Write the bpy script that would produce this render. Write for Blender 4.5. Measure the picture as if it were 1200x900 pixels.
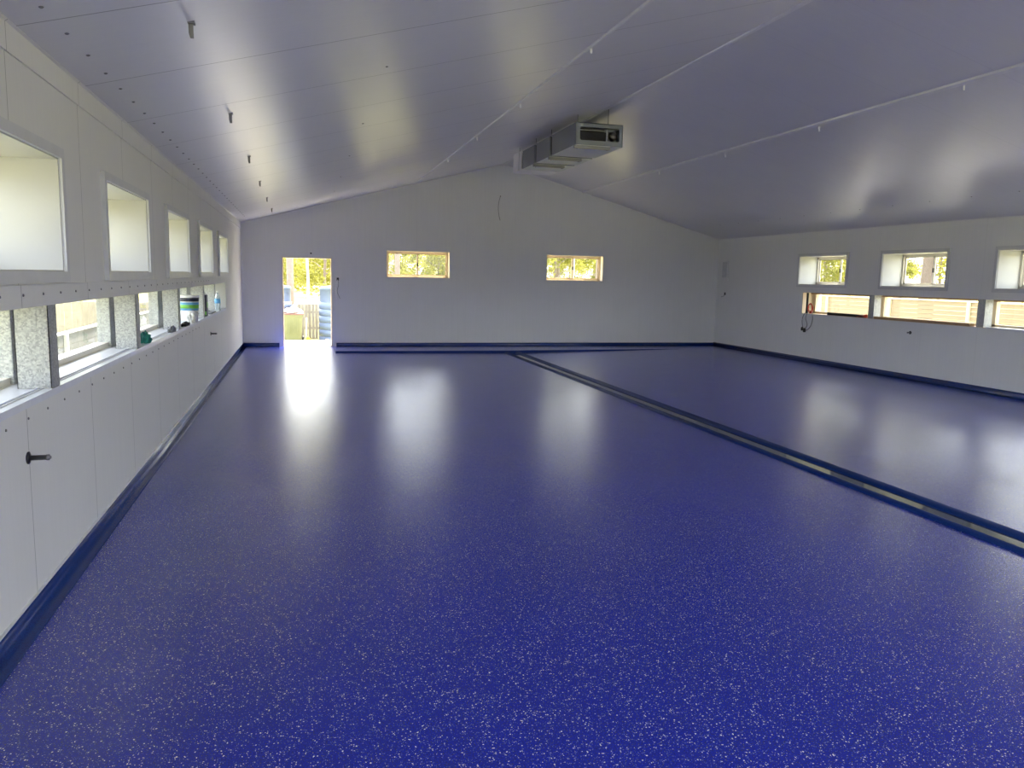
import bpy, bmesh, math, random
from mathutils import Vector, Matrix
for o in list(bpy.data.objects): bpy.data.objects.remove(o)
SC = bpy.context.scene
COL = SC.collection
random.seed(7)
PI = math.pi

# ------------------------------------------------------------------ camera
CX, CZ, YAW, PITCH, ROLL, FPX = 1.2715, 1.6834, .2624, .1337, .0209, 926.443
cam_d = bpy.data.cameras.new('camera'); cam = bpy.data.objects.new('camera', cam_d); COL.objects.link(cam)
fw = Vector((math.sin(YAW)*math.cos(PITCH), math.cos(YAW)*math.cos(PITCH), -math.sin(PITCH)))
rr = Vector((math.cos(YAW), -math.sin(YAW), 0)); uu = rr.cross(fw)
r2 = rr*math.cos(ROLL) + uu*math.sin(ROLL); u2 = -rr*math.sin(ROLL) + uu*math.cos(ROLL)
cam.matrix_world = Matrix(((r2.x, u2.x, -fw.x, CX), (r2.y, u2.y, -fw.y, 0), (r2.z, u2.z, -fw.z, CZ), (0, 0, 0, 1)))
cam_d.sensor_width = 36; cam_d.lens = FPX*36/1200; cam_d.clip_start = .05; cam_d.clip_end = 600
SC.camera = cam

# ------------------------------------------------------------------ light
SC.view_settings.view_transform = 'Standard'; SC.view_settings.look = 'None'
SC.view_settings.gamma = 1; SC.view_settings.use_curve_mapping = False
SC.view_settings.exposure = 4.4
SC.cycles.blur_glossy = 1.0; SC.cycles.sample_clamp_indirect = 5.0
W_ = bpy.data.worlds.new('world'); SC.world = W_; W_.use_nodes = True
nt = W_.node_tree; nt.nodes.clear()
sky = nt.nodes.new('ShaderNodeTexSky'); sky.sky_type = 'NISHITA'; sky.sun_disc = False
SUN_EL, SUN_AZ = math.radians(66), math.radians(32)       # azimuth from +y clockwise: beyond the end wall, a little right
sky.sun_elevation = SUN_EL; sky.sun_rotation = SUN_AZ; sky.dust_density = 2.5; sky.air_density = 1.0
bg = nt.nodes.new('ShaderNodeBackground'); bg.inputs[1].default_value = .10
wo = nt.nodes.new('ShaderNodeOutputWorld')
hs = nt.nodes.new('ShaderNodeHueSaturation'); hs.inputs['Saturation'].default_value = .28
nt.links.new(sky.outputs[0], hs.inputs['Color']); nt.links.new(hs.outputs[0], bg.inputs[0]); nt.links.new(bg.outputs[0], wo.inputs[0])
sd = bpy.data.lights.new('sun', 'SUN'); sd.energy = 1.2; sd.angle = math.radians(2.0); sd.color = (1, .93, .8)
sun = bpy.data.objects.new('sun', sd); COL.objects.link(sun)
sdir = Vector((math.sin(SUN_AZ)*math.cos(SUN_EL), math.cos(SUN_AZ)*math.cos(SUN_EL), math.sin(SUN_EL)))
sun.rotation_euler = sdir.to_track_quat('Z', 'Y').to_euler(); sun.location = (6, 24, 30)

# ------------------------------------------------------------------ numbers
W, D, HE, XR, HR = 11.884, 18.913, 2.781, 6.0125, 4.378
YB = -4.0                      # wall behind the camera
S1 = (HR-HE)/XR; S2 = (HR-HE)/(W-XR)
def ceil_z(x): return HE + S1*x if x < XR else HE + S2*(W-x)
GZ = -.35                      # ground outside

# ------------------------------------------------------------------ materials
def newmat(name):
    m = bpy.data.materials.new(name); m.use_nodes = True
    t = m.node_tree; b = t.nodes['Principled BSDF']; return m, t, b
def N(t, kind, **kw):
    n = t.nodes.new(kind)
    for k, v in kw.items():
        if k.startswith('i_'): n.inputs[k[2:].replace('_', ' ')].default_value = v
        else: setattr(n, k, v)
    return n
def mix(t, fac, a, b):
    n = t.nodes.new('ShaderNodeMix'); n.data_type = 'RGBA'
    for s, v in ((0, fac), (6, a), (7, b)):
        if hasattr(v, 'is_output'): t.links.new(v, n.inputs[s])
        else: n.inputs[s].default_value = (v if s == 0 else (*v, 1)) if s == 0 or len(v) == 3 else v
    return n.outputs[2]
def math_n(t, op, a, b=None, c=None):
    n = t.nodes.new('ShaderNodeMath'); n.operation = op
    for i, v in enumerate((a, b, c)):
        if v is None: continue
        if hasattr(v, 'is_output'): t.links.new(v, n.inputs[i])
        else: n.inputs[i].default_value = v
    return n.outputs[0]
def ramp(t, x, lo, hi):
    n = t.nodes.new('ShaderNodeMapRange'); n.inputs[1].default_value = lo; n.inputs[2].default_value = hi
    t.links.new(x, n.inputs[0]); return n.outputs[0]
def plain(name, col, rough=.5, metal=0., var=.12, scale=6., bump=0., bscale=60., spec=.5):
    m, t, b = newmat(name)
    tc = N(t, 'ShaderNodeTexCoord'); no = N(t, 'ShaderNodeTexNoise', i_Scale=scale, i_Detail=4.)
    t.links.new(tc.outputs['Object'], no.inputs['Vector'])
    c = mix(t, no.outputs['Fac'], tuple(v*(1-var) for v in col), tuple(min(1, v*(1+var)) for v in col))
    t.links.new(c, b.inputs['Base Color']); b.inputs['Roughness'].default_value = rough
    b.inputs['Metallic'].default_value = metal; b.inputs['Specular IOR Level'].default_value = spec
    if bump:
        n2 = N(t, 'ShaderNodeTexNoise', i_Scale=bscale, i_Detail=3.); t.links.new(tc.outputs['Object'], n2.inputs['Vector'])
        bp = N(t, 'ShaderNodeBump', i_Strength=bump, i_Distance=.01); t.links.new(n2.outputs['Fac'], bp.inputs['Height'])
        t.links.new(bp.outputs[0], b.inputs['Normal'])
    return m
def panel_mat(name, col, rough, axis, off, period=1.21, ribs=True, spec=.5, depth=.45, coat=0, lw=.0035, seam=.75):
    """sheet metal faced sandwich panels: a joint every `period` metres along `axis`, faint micro ribs between"""
    m, t, b = newmat(name)
    g = N(t, 'ShaderNodeNewGeometry'); sp = N(t, 'ShaderNodeSeparateXYZ'); t.links.new(g.outputs['Position'], sp.inputs[0])
    v = sp.outputs['XYZ'.index(axis)]
    fr = math_n(t, 'PINGPONG', math_n(t, 'SUBTRACT', v, off), period/2)      # 0 at a joint
    line = ramp(t, fr, lw, lw*.45)
    no = N(t, 'ShaderNodeTexNoise', i_Scale=1.3, i_Detail=5.); t.links.new(g.outputs['Position'], no.inputs['Vector'])
    mp = N(t, 'ShaderNodeMapping'); mp.inputs['Scale'].default_value = (40, 40, 1.2) if axis != 'C' else (1, 1, 1)
    if not ribs: mp.inputs['Scale'].default_value = (1.5, 40, 1.5)
    t.links.new(g.outputs['Position'], mp.inputs[0])
    st = N(t, 'ShaderNodeTexNoise', i_Scale=1., i_Detail=2.); t.links.new(mp.outputs[0], st.inputs['Vector'])
    c = mix(t, no.outputs['Fac'], tuple(x*.95 for x in col), tuple(x*1.04 for x in col))
    c = mix(t, math_n(t, 'MULTIPLY', st.outputs['Fac'], .10), c, (.3, .3, .3))
    c = mix(t, math_n(t, 'MULTIPLY', line, seam), c, (.08, .08, .09))
    t.links.new(c, b.inputs['Base Color'])
    b.inputs['Specular IOR Level'].default_value = spec
    rg = math_n(t, 'ADD', math_n(t, 'MULTIPLY', no.outputs['Fac'], .06), rough); t.links.new(rg, b.inputs['Roughness'])
    h = math_n(t, 'SUBTRACT', math_n(t, 'MULTIPLY', st.outputs['Fac'], .12), math_n(t, 'MULTIPLY', line, seam))
    n3 = N(t, 'ShaderNodeTexNoise', i_Scale=.9, i_Detail=1.); t.links.new(g.outputs['Position'], n3.inputs['Vector'])
    h = math_n(t, 'ADD', h, math_n(t, 'MULTIPLY', n3.outputs['Fac'], 2.0))
    bp = N(t, 'ShaderNodeBump', i_Strength=depth, i_Distance=.004); t.links.new(h, bp.inputs['Height'])
    t.links.new(bp.outputs[0], b.inputs['Normal'])
    return m
M = {}
M['wall_l'] = panel_mat('left wall panels', (.76, .76, .755), .5, 'Y', 4.19, period=1.213)
M['wall_r'] = panel_mat('right wall panels', (.82, .83, .83), .5, 'Y', 4.4, period=1.213, lw=.002, seam=.2)
M['wall_b'] = panel_mat('end wall panels', (.79, .80, .81), .5, 'X', .35, period=1.2, lw=.002, seam=.12)
M['ceil'] = panel_mat('ceiling panels', (.73, .73, .76), .28, 'Y', 4.30, period=1.225, ribs=False, lw=.006, depth=.35, spec=1.0)
M['ceil2'] = panel_mat('right slope ceiling panels', (.73, .73, .76), .28, 'Y', 4.30, period=1.225, ribs=False, lw=.004, depth=.35, spec=1.0, seam=.16)
M['trim'] = plain('white powder coated trim', (.62, .63, .65), .35)
M['trimw'] = plain('bright white flashing', (.78, .78, .80), .3)
M['reveal'] = plain('white reveal lining', (.54, .54, .52), .35, var=.03)
M['sill'] = plain('pale sill flashing', (.66, .68, .76), .3, var=.1, scale=9)
M['alu'] = plain('window aluminium', (.72, .68, .60), .35, metal=.2, var=.05)
M['cream'] = plain('cream powder coat', (.72, .60, .42), .4, var=.05)
M['dark'] = plain('dark rubber', (.03, .03, .035), .5)
M['black'] = plain('black plastic', (.012, .012, .015), .35)
M['steel'] = plain('dull steel', (.25, .25, .26), .35, metal=.9)
M['fcu'] = plain('grey galvanised casing', (.24, .26, .29), .42, metal=.55, var=.06, scale=3)
M['fcub'] = plain('pale casing underside', (.62, .66, .62), .5, metal=.1, var=.05)
M['timber'] = plain('raw timber', (.42, .27, .14), .7, var=.25, scale=14)
M['timberp'] = plain('pale door lining', (.78, .68, .52), .55, var=.06, scale=10)
M['concrete'] = plain('sunlit concrete', (.66, .62, .55), .85, var=.12, scale=3)
def galv():
    m, t, b = newmat('galvanised spangle')
    tc = N(t, 'ShaderNodeTexCoord'); v = N(t, 'ShaderNodeTexVoronoi', i_Scale=110.); t.links.new(tc.outputs['Object'], v.inputs['Vector'])
    s = N(t, 'ShaderNodeSeparateXYZ'); t.links.new(v.outputs['Color'], s.inputs[0])
    no = N(t, 'ShaderNodeTexNoise', i_Scale=5., i_Detail=3.); t.links.new(tc.outputs['Object'], no.inputs['Vector'])
    c = mix(t, s.outputs[0], (.26, .27, .28), (.50, .52, .51)); c = mix(t, math_n(t, 'MULTIPLY', no.outputs['Fac'], .4), c, (.34, .34, .31))
    t.links.new(c, b.inputs['Base Color']); b.inputs['Metallic'].default_value = .55
    t.links.new(math_n(t, 'ADD', math_n(t, 'MULTIPLY', s.outputs[1], .25), .3), b.inputs['Roughness'])
    return m
M['galv'] = galv()
def glass(name, tint):
    m = bpy.data.materials.new(name); m.use_nodes = True; t = m.node_tree; t.nodes.clear()
    tr = N(t, 'ShaderNodeBsdfTransparent'); tr.inputs[0].default_value = (*tint, 1)
    gl = N(t, 'ShaderNodeBsdfGlossy'); gl.inputs['Roughness'].default_value = .02
    lw = N(t, 'ShaderNodeLayerWeight'); lw.inputs[0].default_value = .5
    fr = math_n(t, 'MULTIPLY_ADD', math_n(t, 'POWER', lw.outputs['Facing'], 5.), .7, .03)
    mx = N(t, 'ShaderNodeMixShader'); o = N(t, 'ShaderNodeOutputMaterial')
    t.links.new(fr, mx.inputs[0]); t.links.new(tr.outputs[0], mx.inputs[1]); t.links.new(gl.outputs[0], mx.inputs[2])
    t.links.new(mx.outputs[0], o.inputs[0]); return m
M['glass'] = glass('window glass', (.92, .93, .93)); M['clearglass'] = glass('clear window glass', (.93, .94, .93))
def flake_floor(name, flakes=True, base=(.003, .019, .46), rough=.245, bump=.5):
    m, t, b = newmat(name)
    g = N(t, 'ShaderNodeNewGeometry'); pos = g.outputs['Position']
    big = N(t, 'ShaderNodeTexNoise', i_Scale=.8, i_Detail=3.); t.links.new(pos, big.inputs['Vector'])
    c = mix(t, big.outputs['Fac'], tuple(v*.85 for v in base), tuple(v*1.15 for v in base))
    fine = N(t, 'ShaderNodeTexNoise', i_Scale=160., i_Detail=2.); t.links.new(pos, fine.inputs['Vector'])
    c = mix(t, ramp(t, fine.outputs['Fac'], .45, .7), c, (.004, .008, .10))
    if flakes:
        dn = N(t, 'ShaderNodeTexNoise', i_Scale=90., i_Detail=1.); t.links.new(pos, dn.inputs['Vector'])
        ad = N(t, 'ShaderNodeVectorMath', operation='MULTIPLY_ADD'); t.links.new(dn.outputs['Color'], ad.inputs[0])
        ad.inputs[1].default_value = (.009, .009, 0); t.links.new(pos, ad.inputs[2])
        for sc, th, rad, colr in ((125., .79, .32, (.85, .87, .92)), (210., .72, .34, (.26, .33, .66)), (80., .88, .24, (.92, .93, .90))):
            v = N(t, 'ShaderNodeTexVoronoi', i_Scale=sc); t.links.new(ad.outputs[0], v.inputs['Vector'])
            s = N(t, 'ShaderNodeSeparateXYZ'); t.links.new(v.outputs['Color'], s.inputs[0])
            on = math_n(t, 'GREATER_THAN', s.outputs[0], th)
            d = math_n(t, 'LESS_THAN', v.outputs['Distance'], math_n(t, 'MULTIPLY_ADD', s.outputs[1], rad*.6, rad*.5))
            c = mix(t, math_n(t, 'MULTIPLY', on, d), c, colr)
    t.links.new(c, b.inputs['Base Color'])
    wv = N(t, 'ShaderNodeTexNoise', i_Scale=2.2, i_Detail=4.); t.links.new(pos, wv.inputs['Vector'])
    t.links.new(math_n(t, 'ADD', math_n(t, 'MULTIPLY', wv.outputs['Fac'], .05), rough-.025), b.inputs['Roughness'])
    b.inputs['Specular IOR Level'].default_value = .6
    n1 = N(t, 'ShaderNodeTexNoise', i_Scale=70., i_Detail=3.); t.links.new(pos, n1.inputs['Vector'])
    bp = N(t, 'ShaderNodeBump', i_Strength=bump, i_Distance=.003); t.links.new(n1.outputs['Fac'], bp.inputs['Height']); t.links.new(bp.outputs[0], b.inputs['Coat Normal'])
    t.links.new(bp.outputs[0], b.inputs['Normal'])
    return m
M['floor'] = flake_floor('blue flake epoxy floor')
M['epoxy'] = flake_floor('smooth blue epoxy', False, (.005, .036, .19), .12, .3)
M['berm'] = flake_floor('matt blue epoxy edging', False, (.004, .028, .14), .5, .3)
M['berm'].node_tree.nodes['Principled BSDF'].inputs['Specular IOR Level'].default_value = .12
M['floor'].node_tree.nodes['Principled BSDF'].inputs['Coat Weight'].default_value = .4
M['floor'].node_tree.nodes['Principled BSDF'].inputs['Coat Roughness'].default_value = .25
M['gloss'] = flake_floor('glossy channel bed', False, (.05, .07, .12), .06, .03)

def leafmat(name, c1, c2):
    m, t, b = newmat(name)
    g = N(t, 'ShaderNodeNewGeometry'); no = N(t, 'ShaderNodeTexNoise', i_Scale=.9, i_Detail=5.)
    t.links.new(g.outputs['Position'], no.inputs['Vector'])
    c = mix(t, ramp(t, no.outputs['Fac'], .35, .65), c1, c2); t.links.new(c, b.inputs['Base Color'])
    b.inputs['Roughness'].default_value = .6; b.inputs['Specular IOR Level'].default_value = .3
    tl = N(t, 'ShaderNodeBsdfTranslucent'); t.links.new(c, tl.inputs[0]); mx = N(t, 'ShaderNodeMixShader'); mx.inputs[0].default_value = .4
    o = t.nodes['Material Output']; t.links.new(b.outputs[0], mx.inputs[1]); t.links.new(tl.outputs[0], mx.inputs[2]); t.links.new(mx.outputs[0], o.inputs[0])
    return m
M['leaf'] = leafmat('gum leaves', (.16, .17, .03), (.34, .32, .07))
M['bark'] = plain('grey pink bark', (.20, .16, .15), .9, var=.35, scale=9, bump=.6, bscale=12)
M['barkw'] = plain('pale smooth bark', (.62, .58, .50), .8, var=.12, scale=3)
M['paling'] = plain('weathered paling timber', (.34, .30, .24), .9, var=.3, scale=5)
M['tank'] = plain('blue grey poly tank', (.11, .15, .24), .45, var=.05)
M['bin'] = plain('faded olive bin plastic', (.16, .17, .09), .6, var=.15)
M['binlid'] = plain('dark red bin lid', (.12, .05, .045), .5, var=.2, scale=20)
M['fencec'] = plain('beige fence sheet', (.24, .19, .125), .6, var=.05)
M['fenceg'] = plain('grey board', (.20, .20, .19), .6, var=.06)
M['white'] = plain('white plastic', (.80, .81, .80), .35, var=.02)
M['green'] = plain('green label', (.16, .45, .06), .5)
M['lblue'] = plain('light blue label', (.12, .35, .62), .5)
M['navy'] = plain('dark navy plastic', (.012, .016, .04), .4)
M['teal'] = plain('teal fabric', (.02, .22, .19), .8, var=.3, scale=20)
M['greyf'] = plain('grey fabric', (.20, .21, .23), .9, var=.3, scale=25)
M['blackf'] = plain('black fabric', (.03, .03, .035), .9, var=.3, scale=25)
M['red'] = plain('red orange cable', (.62, .06, .03), .45)
M['orange'] = plain('orange yellow plastic', (.85, .42, .04), .5)
M['cable'] = plain('white cable', (.75, .76, .76), .4)
M['gcable'] = plain('grey cable', (.22, .22, .23), .5)
M['coil'] = plain('dark fin coil', (.012, .013, .016), .5)
def grass():
    m, t, b = newmat('dry grass and sand')
    g = N(t, 'ShaderNodeNewGeometry'); no = N(t, 'ShaderNodeTexNoise', i_Scale=.35, i_Detail=8.)
    t.links.new(g.outputs['Position'], no.inputs['Vector'])
    c = mix(t, ramp(t, no.outputs['Fac'], .35, .7), (.36, .32, .15), (.28, .29, .09)); t.links.new(c, b.inputs['Base Color'])
    b.inputs['Roughness'].default_value = .95; return m
M['grass'] = grass()

# ------------------------------------------------------------------ mesh helpers
def link(name, me, mat, parent=None):
    o = bpy.data.objects.new(name, me); COL.objects.link(o)
    for m in (mat if isinstance(mat, (list, tuple)) else [mat]): me.materials.append(M[m] if isinstance(m, str) else m)
    if parent is not None: o.parent = parent
    return o
def tag(o, label=None, cat=None, group=None, kind=None):
    if label: o['label'] = label
    if cat: o['category'] = cat
    if group: o['group'] = group
    if kind: o['kind'] = kind
    return o
def empty(name, loc=(0, 0, 0), **k):
    o = bpy.data.objects.new(name, None); COL.objects.link(o); o.location = loc; o.empty_display_size = .1
    return tag(o, **k)
class MB:
    def __init__(s): s.v = []; s.f = []; s.mi = []; s.sm = []
    def add(s, vs, fs, mi=0, smooth=False):
        k = len(s.v); s.v += [tuple(v) for v in vs]
        for f in fs: s.f.append(tuple(k+i for i in f)); s.mi.append(mi); s.sm.append(smooth)
        return s
    def box(s, x0, x1, y0, y1, z0, z1, mi=0, bev=0.):
        if bev > 0:
            bm = bmesh.new(); bmesh.ops.create_cube(bm, size=1)
            for v in bm.verts: v.co = Vector(((x0+x1)/2+v.co.x*(x1-x0), (y0+y1)/2+v.co.y*(y1-y0), (z0+z1)/2+v.co.z*(z1-z0)))
            bmesh.ops.bevel(bm, geom=list(bm.edges), offset=bev, segments=2, affect='EDGES', profile=.7)
            bm.verts.ensure_lookup_table(); s.add([v.co for v in bm.verts], [[v.index for v in f.verts] for f in bm.faces], mi); bm.free(); return s
        vs = [(x, y, z) for x in (x0, x1) for y in (y0, y1) for z in (z0, z1)]
        return s.add(vs, [(0, 1, 3, 2), (4, 6, 7, 5), (0, 4, 5, 1), (2, 3, 7, 6), (0, 2, 6, 4), (1, 5, 7, 3)], mi)
    def prism(s, poly, ax, a0, a1, mi=0, smooth=False):
        """extrude a 2-D polygon (in the two other axes, in xyz order) along axis ax"""
        n = len(poly)
        def P(p, a):
            q = list(p); q.insert(ax, a); return q
        vs = [P(p, a0) for p in poly]+[P(p, a1) for p in poly]
        s.add(vs, [tuple(range(n)), tuple(range(2*n-1, n-1, -1))], mi)
        k = len(s.v)-2*n
        for i in range(n):
            j = (i+1) % n; s.f.append((k+i, k+n+i, k+n+j, k+j)); s.mi.append(mi); s.sm.append(smooth)
        return s
    def lathe(s, prof, c=(0, 0, 0), n=24, mi=0, axis=2, smooth=True):
        vs = []; fs = []
        for r, h in prof:
            for i in range(n):
                a = 2*PI*i/n; p = [r*math.cos(a), r*math.sin(a)]; p.insert(axis, h); vs.append((c[0]+p[0], c[1]+p[1], c[2]+p[2]))
        for k in range(len(prof)-1):
            for i in range(n):
                j = (i+1) % n; fs.append((k*n+i, k*n+j, (k+1)*n+j, (k+1)*n+i))
        fs0 = [tuple(range(n)), tuple(range((len(prof)-1)*n, len(prof)*n))]
        s.add(vs, fs, mi, smooth); k = len(s.v)-len(vs)
        for f in fs0: s.f.append(tuple(k+i for i in f)); s.mi.append(mi); s.sm.append(False)
        return s
    def tube(s, pts, r, n=8, mi=0):
        pts = [Vector(p) for p in pts]; m = len(pts); rs = r if isinstance(r, (list, tuple)) else [r]*m
        vs = []; fs = []; ref = None
        for i, p in enumerate(pts):
            d = (pts[min(i+1, m-1)]-pts[max(i-1, 0)]).normalized()
            if ref is None: ref = Vector((0, 0, 1)) if abs(d.z) < .9 else Vector((1, 0, 0))
            a = d.cross(ref).normalized(); b = d.cross(a).normalized(); ref = -b if False else ref
            for k in range(n):
                t = 2*PI*k/n; vs.append(p+(a*math.cos(t)+b*math.sin(t))*rs[i])
        for i in range(m-1):
            for k in range(n):
                j = (k+1) % n; fs.append((i*n+k, i*n+j, (i+1)*n+j, (i+1)*n+k))
        fs.append(tuple(range(n))); fs.append(tuple(range((m-1)*n, m*n)))
        return s.add(vs, fs, mi, True)
    def build(s, name, mat, parent=None, loc=None):
        me = bpy.data.meshes.new(name)
        vs = s.v if loc is None else [(v[0]-loc[0], v[1]-loc[1], v[2]-loc[2]) for v in s.v]
        me.from_pydata(vs, [], s.f)
        for p, i, q in zip(me.polygons, s.mi, s.sm): p.material_index = i; p.use_smooth = q
        bm = bmesh.new(); bm.from_mesh(me); bmesh.ops.recalc_face_normals(bm, faces=bm.faces); bm.to_mesh(me); bm.free()
        o = link(name, me, mat, parent)
        if loc is not None and parent is None: o.location = loc
        return o
def spline(pts, n=8):
    """Catmull-Rom through the points"""
    P = [Vector(p) for p in pts]; P = [P[0]*2-P[1]]+P+[P[-1]*2-P[-2]]; out = []
    for i in range(1, len(P)-2):
        for k in range(n):
            t = k/n; a, b, c, d = P[i-1:i+3]
            out.append(.5*((2*b)+(c-a)*t+(2*a-5*b+4*c-d)*t*t+(3*b-a-3*c+d)*t**3))
    out.append(P[-2]); return out
def holed_wall(us, vs, holes, thick, place):
    """watertight slab with rectangular holes; place(u, v, d) -> xyz, d 0 inside .. thick outside; thick(u,v) per cell"""
    us = sorted(set(us+[h[0] for h in holes]+[h[1] for h in holes])); vs = sorted(set(vs+[h[2] for h in holes]+[h[3] for h in holes]))
    def solid(i, j):
        if not (0 <= i < len(us)-1 and 0 <= j < len(vs)-1): return False
        cu, cv = (us[i]+us[i+1])/2, (vs[j]+vs[j+1])/2
        return not any(h[0] < cu < h[1] and h[2] < cv < h[3] for h in holes)
    mb = MB(); key = {}
    def V(i, j, d):
        k = (i, j, d)
        if k not in key: key[k] = len(mb.v); mb.v.append(place(us[i], vs[j], d*thick))
        return key[k]
    def face(*q): mb.f.append(q); mb.mi.append(0); mb.sm.append(False)
    for i in range(len(us)-1):
        for j in range(len(vs)-1):
            if not solid(i, j): continue
            for d in (0, 1): face(V(i, j, d), V(i+1, j, d), V(i+1, j+1, d), V(i, j+1, d))
            if not solid(i-1, j): face(V(i, j, 0), V(i, j+1, 0), V(i, j+1, 1), V(i, j, 1))
            if not solid(i+1, j): face(V(i+1, j, 0), V(i+1, j+1, 0), V(i+1, j+1, 1), V(i+1, j, 1))
            if not solid(i, j-1): face(V(i, j, 0), V(i+1, j, 0), V(i+1, j, 1), V(i, j, 1))
            if not solid(i, j+1): face(V(i, j+1, 0), V(i+1, j+1, 0), V(i+1, j+1, 1), V(i, j+1, 1))
    return mb

# ------------------------------------------------------------------ openings
WZ0, WZ1 = 1.665, 2.275
LW = [(5.95+2.568*k, 7.465+2.568*k) for k in range(-1, 4)]        # left upper windows (y0, y1)
LW = [(y0, y1) for y0, y1 in LW if y1 < D]
RWIN = [(13.78-2.573*k, 15.33-2.573*k) for k in range(0, 5)]            # right upper windows
SZ0, SZ1 = 1.04, 1.495                                                   # ledge opening
TH = .48
LEFT_STRIP = (3.2, 14.84); RIGHT_STRIP = (3.2, 15.17)
LSIDE = (-3.4, 1.0, 0, 2.3)  # opening added to the left wall out of view for more daylight
RSIDE = (-2.4, 2.8, 0, 2.4)      # added unseen opening in the right wall, brings in fill daylight
BW = [(3.24, 4.745, 1.635, 2.255), (7.175, 8.665, 1.635, 2.26)]
DOOR = (.875, 1.985, 0, 2.045)

# ------------------------------------------------------------------ structure
def struct(o, label=None, cat=None): return tag(o, label, cat, kind='structure')
# floor: slab with the shallow double-sloped drain and the raised back apron
fl = MB()
def yz(x):   # front line of the apron, a touch skew
    return 17.34-(x-1.9)*.05 if x < 6 else 17.135+(x-6)*.19
def hz(x): return .028+.03*max(0, min(1, x/6)) if x < 6.3 else max(.0, .058*(1-(x-6.3)/4.3))
fl.box(-.02, W+.02, YB-.3, D+.02, -.15, 0)
# drain: two rounded blue berms with a glossy strip between
for c0, c1, h in ((5.685, 5.785, .022), (5.935, 6.075, .026)):
    cc = (c0+c1)/2; hw = (c1-c0)/2
    fl.prism([(cc+hw*math.cos(a), -.004+(h+.004)*math.sin(a)**.8) for a in [PI*k/12 for k in range(13)]], 1, YB, 17.18, 1, True)
fl.box(5.78, 5.94, YB, 17.17, -.01, .002, 2)
# apron
xs = [1.99+(10.6-1.99)*k/24 for k in range(25)]
for a, b in zip(xs[:-1], xs[1:]):
    fl.add([(a, yz(a), 0), (b, yz(b), 0), (b, yz(b)+.01, hz(b)), (a, yz(a)+.01, hz(a))], [(0, 1, 2, 3)], 1)
    fl.add([(a, yz(a)+.01, hz(a)), (b, yz(b)+.01, hz(b)), (b, D, .002), (a, D, .002)], [(0, 1, 2, 3)], 0)
fl.add([(1.99, yz(1.99), 0), (1.99, yz(1.99)+.01, hz(1.99)), (1.99, D, .002)], [(0, 1, 2)], 1)
struct(fl.build('floor', ['floor', 'berm', 'gloss']), 'glossy deep blue epoxy floor speckled with pale flakes', 'floor')

lh = [(a, b, WZ0, WZ1) for a, b in LW]+[(*LEFT_STRIP, SZ0, SZ1), LSIDE]
mb = holed_wall([YB, D+.3], [0, HE+.02], lh, TH, lambda u, v, d: (-d, u, v))
wall_left = struct(mb.build('wall_left', 'wall_l'), 'left side wall of pale grey insulated panels', 'wall')
rh = [(a, b, WZ0, WZ1) for a, b in RWIN]+[(*RIGHT_STRIP, SZ0, SZ1), RSIDE]
mb = holed_wall([YB, D+.3], [0, HE+.02], rh, TH, lambda u, v, d: (W+d, u, v))
wall_right = struct(mb.build('wall_right', 'wall_r'), 'right side wall of pale grey insulated panels', 'wall')
mb = holed_wall([0, W], [0, HE], [DOOR]+BW, .3, lambda u, v, d: (u, D+d, v))
mb.prism([(0, HE), (W, HE), (XR, HR)], 1, D, D+.3)
wall_back = struct(mb.build('wall_back', 'wall_b'), 'far gable end wall with a doorway and two small windows', 'wall')
REAR_FILL = (1.2, 10.8, 1.5, 2.74)       # added high opening behind the camera, unseen, admits extra daylight
mb = holed_wall([-TH, W+TH], [0, HE], [REAR_FILL], .3, lambda u, v, d: (u, YB-d, v))
mb.prism([(0, HE), (W, HE), (XR, HR)], 1, YB-.3, YB)
struct(mb.build('wall_front', 'wall_b'), 'gable wall behind the camera with a wide high opening added for daylight', 'wall')
# ceiling
cl = MB(); e = .55
yA, yZ = YB-.5, D+.9
cl.prism([(-e-TH*0, HE-e*S1), (XR, HR), (XR, HR+.15), (-e, HE-e*S1+.15)], 1, yA, yZ)
cl.prism([(XR, HR), (W+e, HE-e*S2), (W+e, HE-e*S2+.15), (XR, HR+.15)], 1, yA, yZ, 1)
ceiling = struct(cl.build('ceiling', ['ceil', 'ceil2']), 'sloping glossy sandwich panel ceiling rising to a central ridge', 'ceiling')
# ceiling joint strips and ridge
n = 0
def trim(mb, mat, label, base='trim'):
    global n; n += 1
    return struct(mb.build('%s_%d' % (base, n), mat), label, 'trim')
for x, w, h, lab in ((3.899, .055, .022, 'thin white joint strip on the left ceiling slope'), (8.044, .06, .028, 'thin white joint strip on the right ceiling slope')):
    z0, z1 = ceil_z(x-w/2), ceil_z(x+w/2)
    q = MB(); q.prism([(x-w/2, z0+.003), (x-w/2+.008, z0-h*.8), (x+w/2-.008, z1-h*.8), (x+w/2, z1+.003)], 1, YB, D); trim(q, 'trimw', lab)
q = MB(); w = .035
q.prism([(XR-w, ceil_z(XR-w)+.003), (XR-w+.01, ceil_z(XR-w)-.010), (XR, HR-.022), (XR+w-.01, ceil_z(XR+w)-.010), (XR+w, ceil_z(XR+w)+.003), (XR, HR+.0)], 1, YB, D)
trim(q, 'trimw', 'folded white ridge flashing along the ceiling peak')
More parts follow.
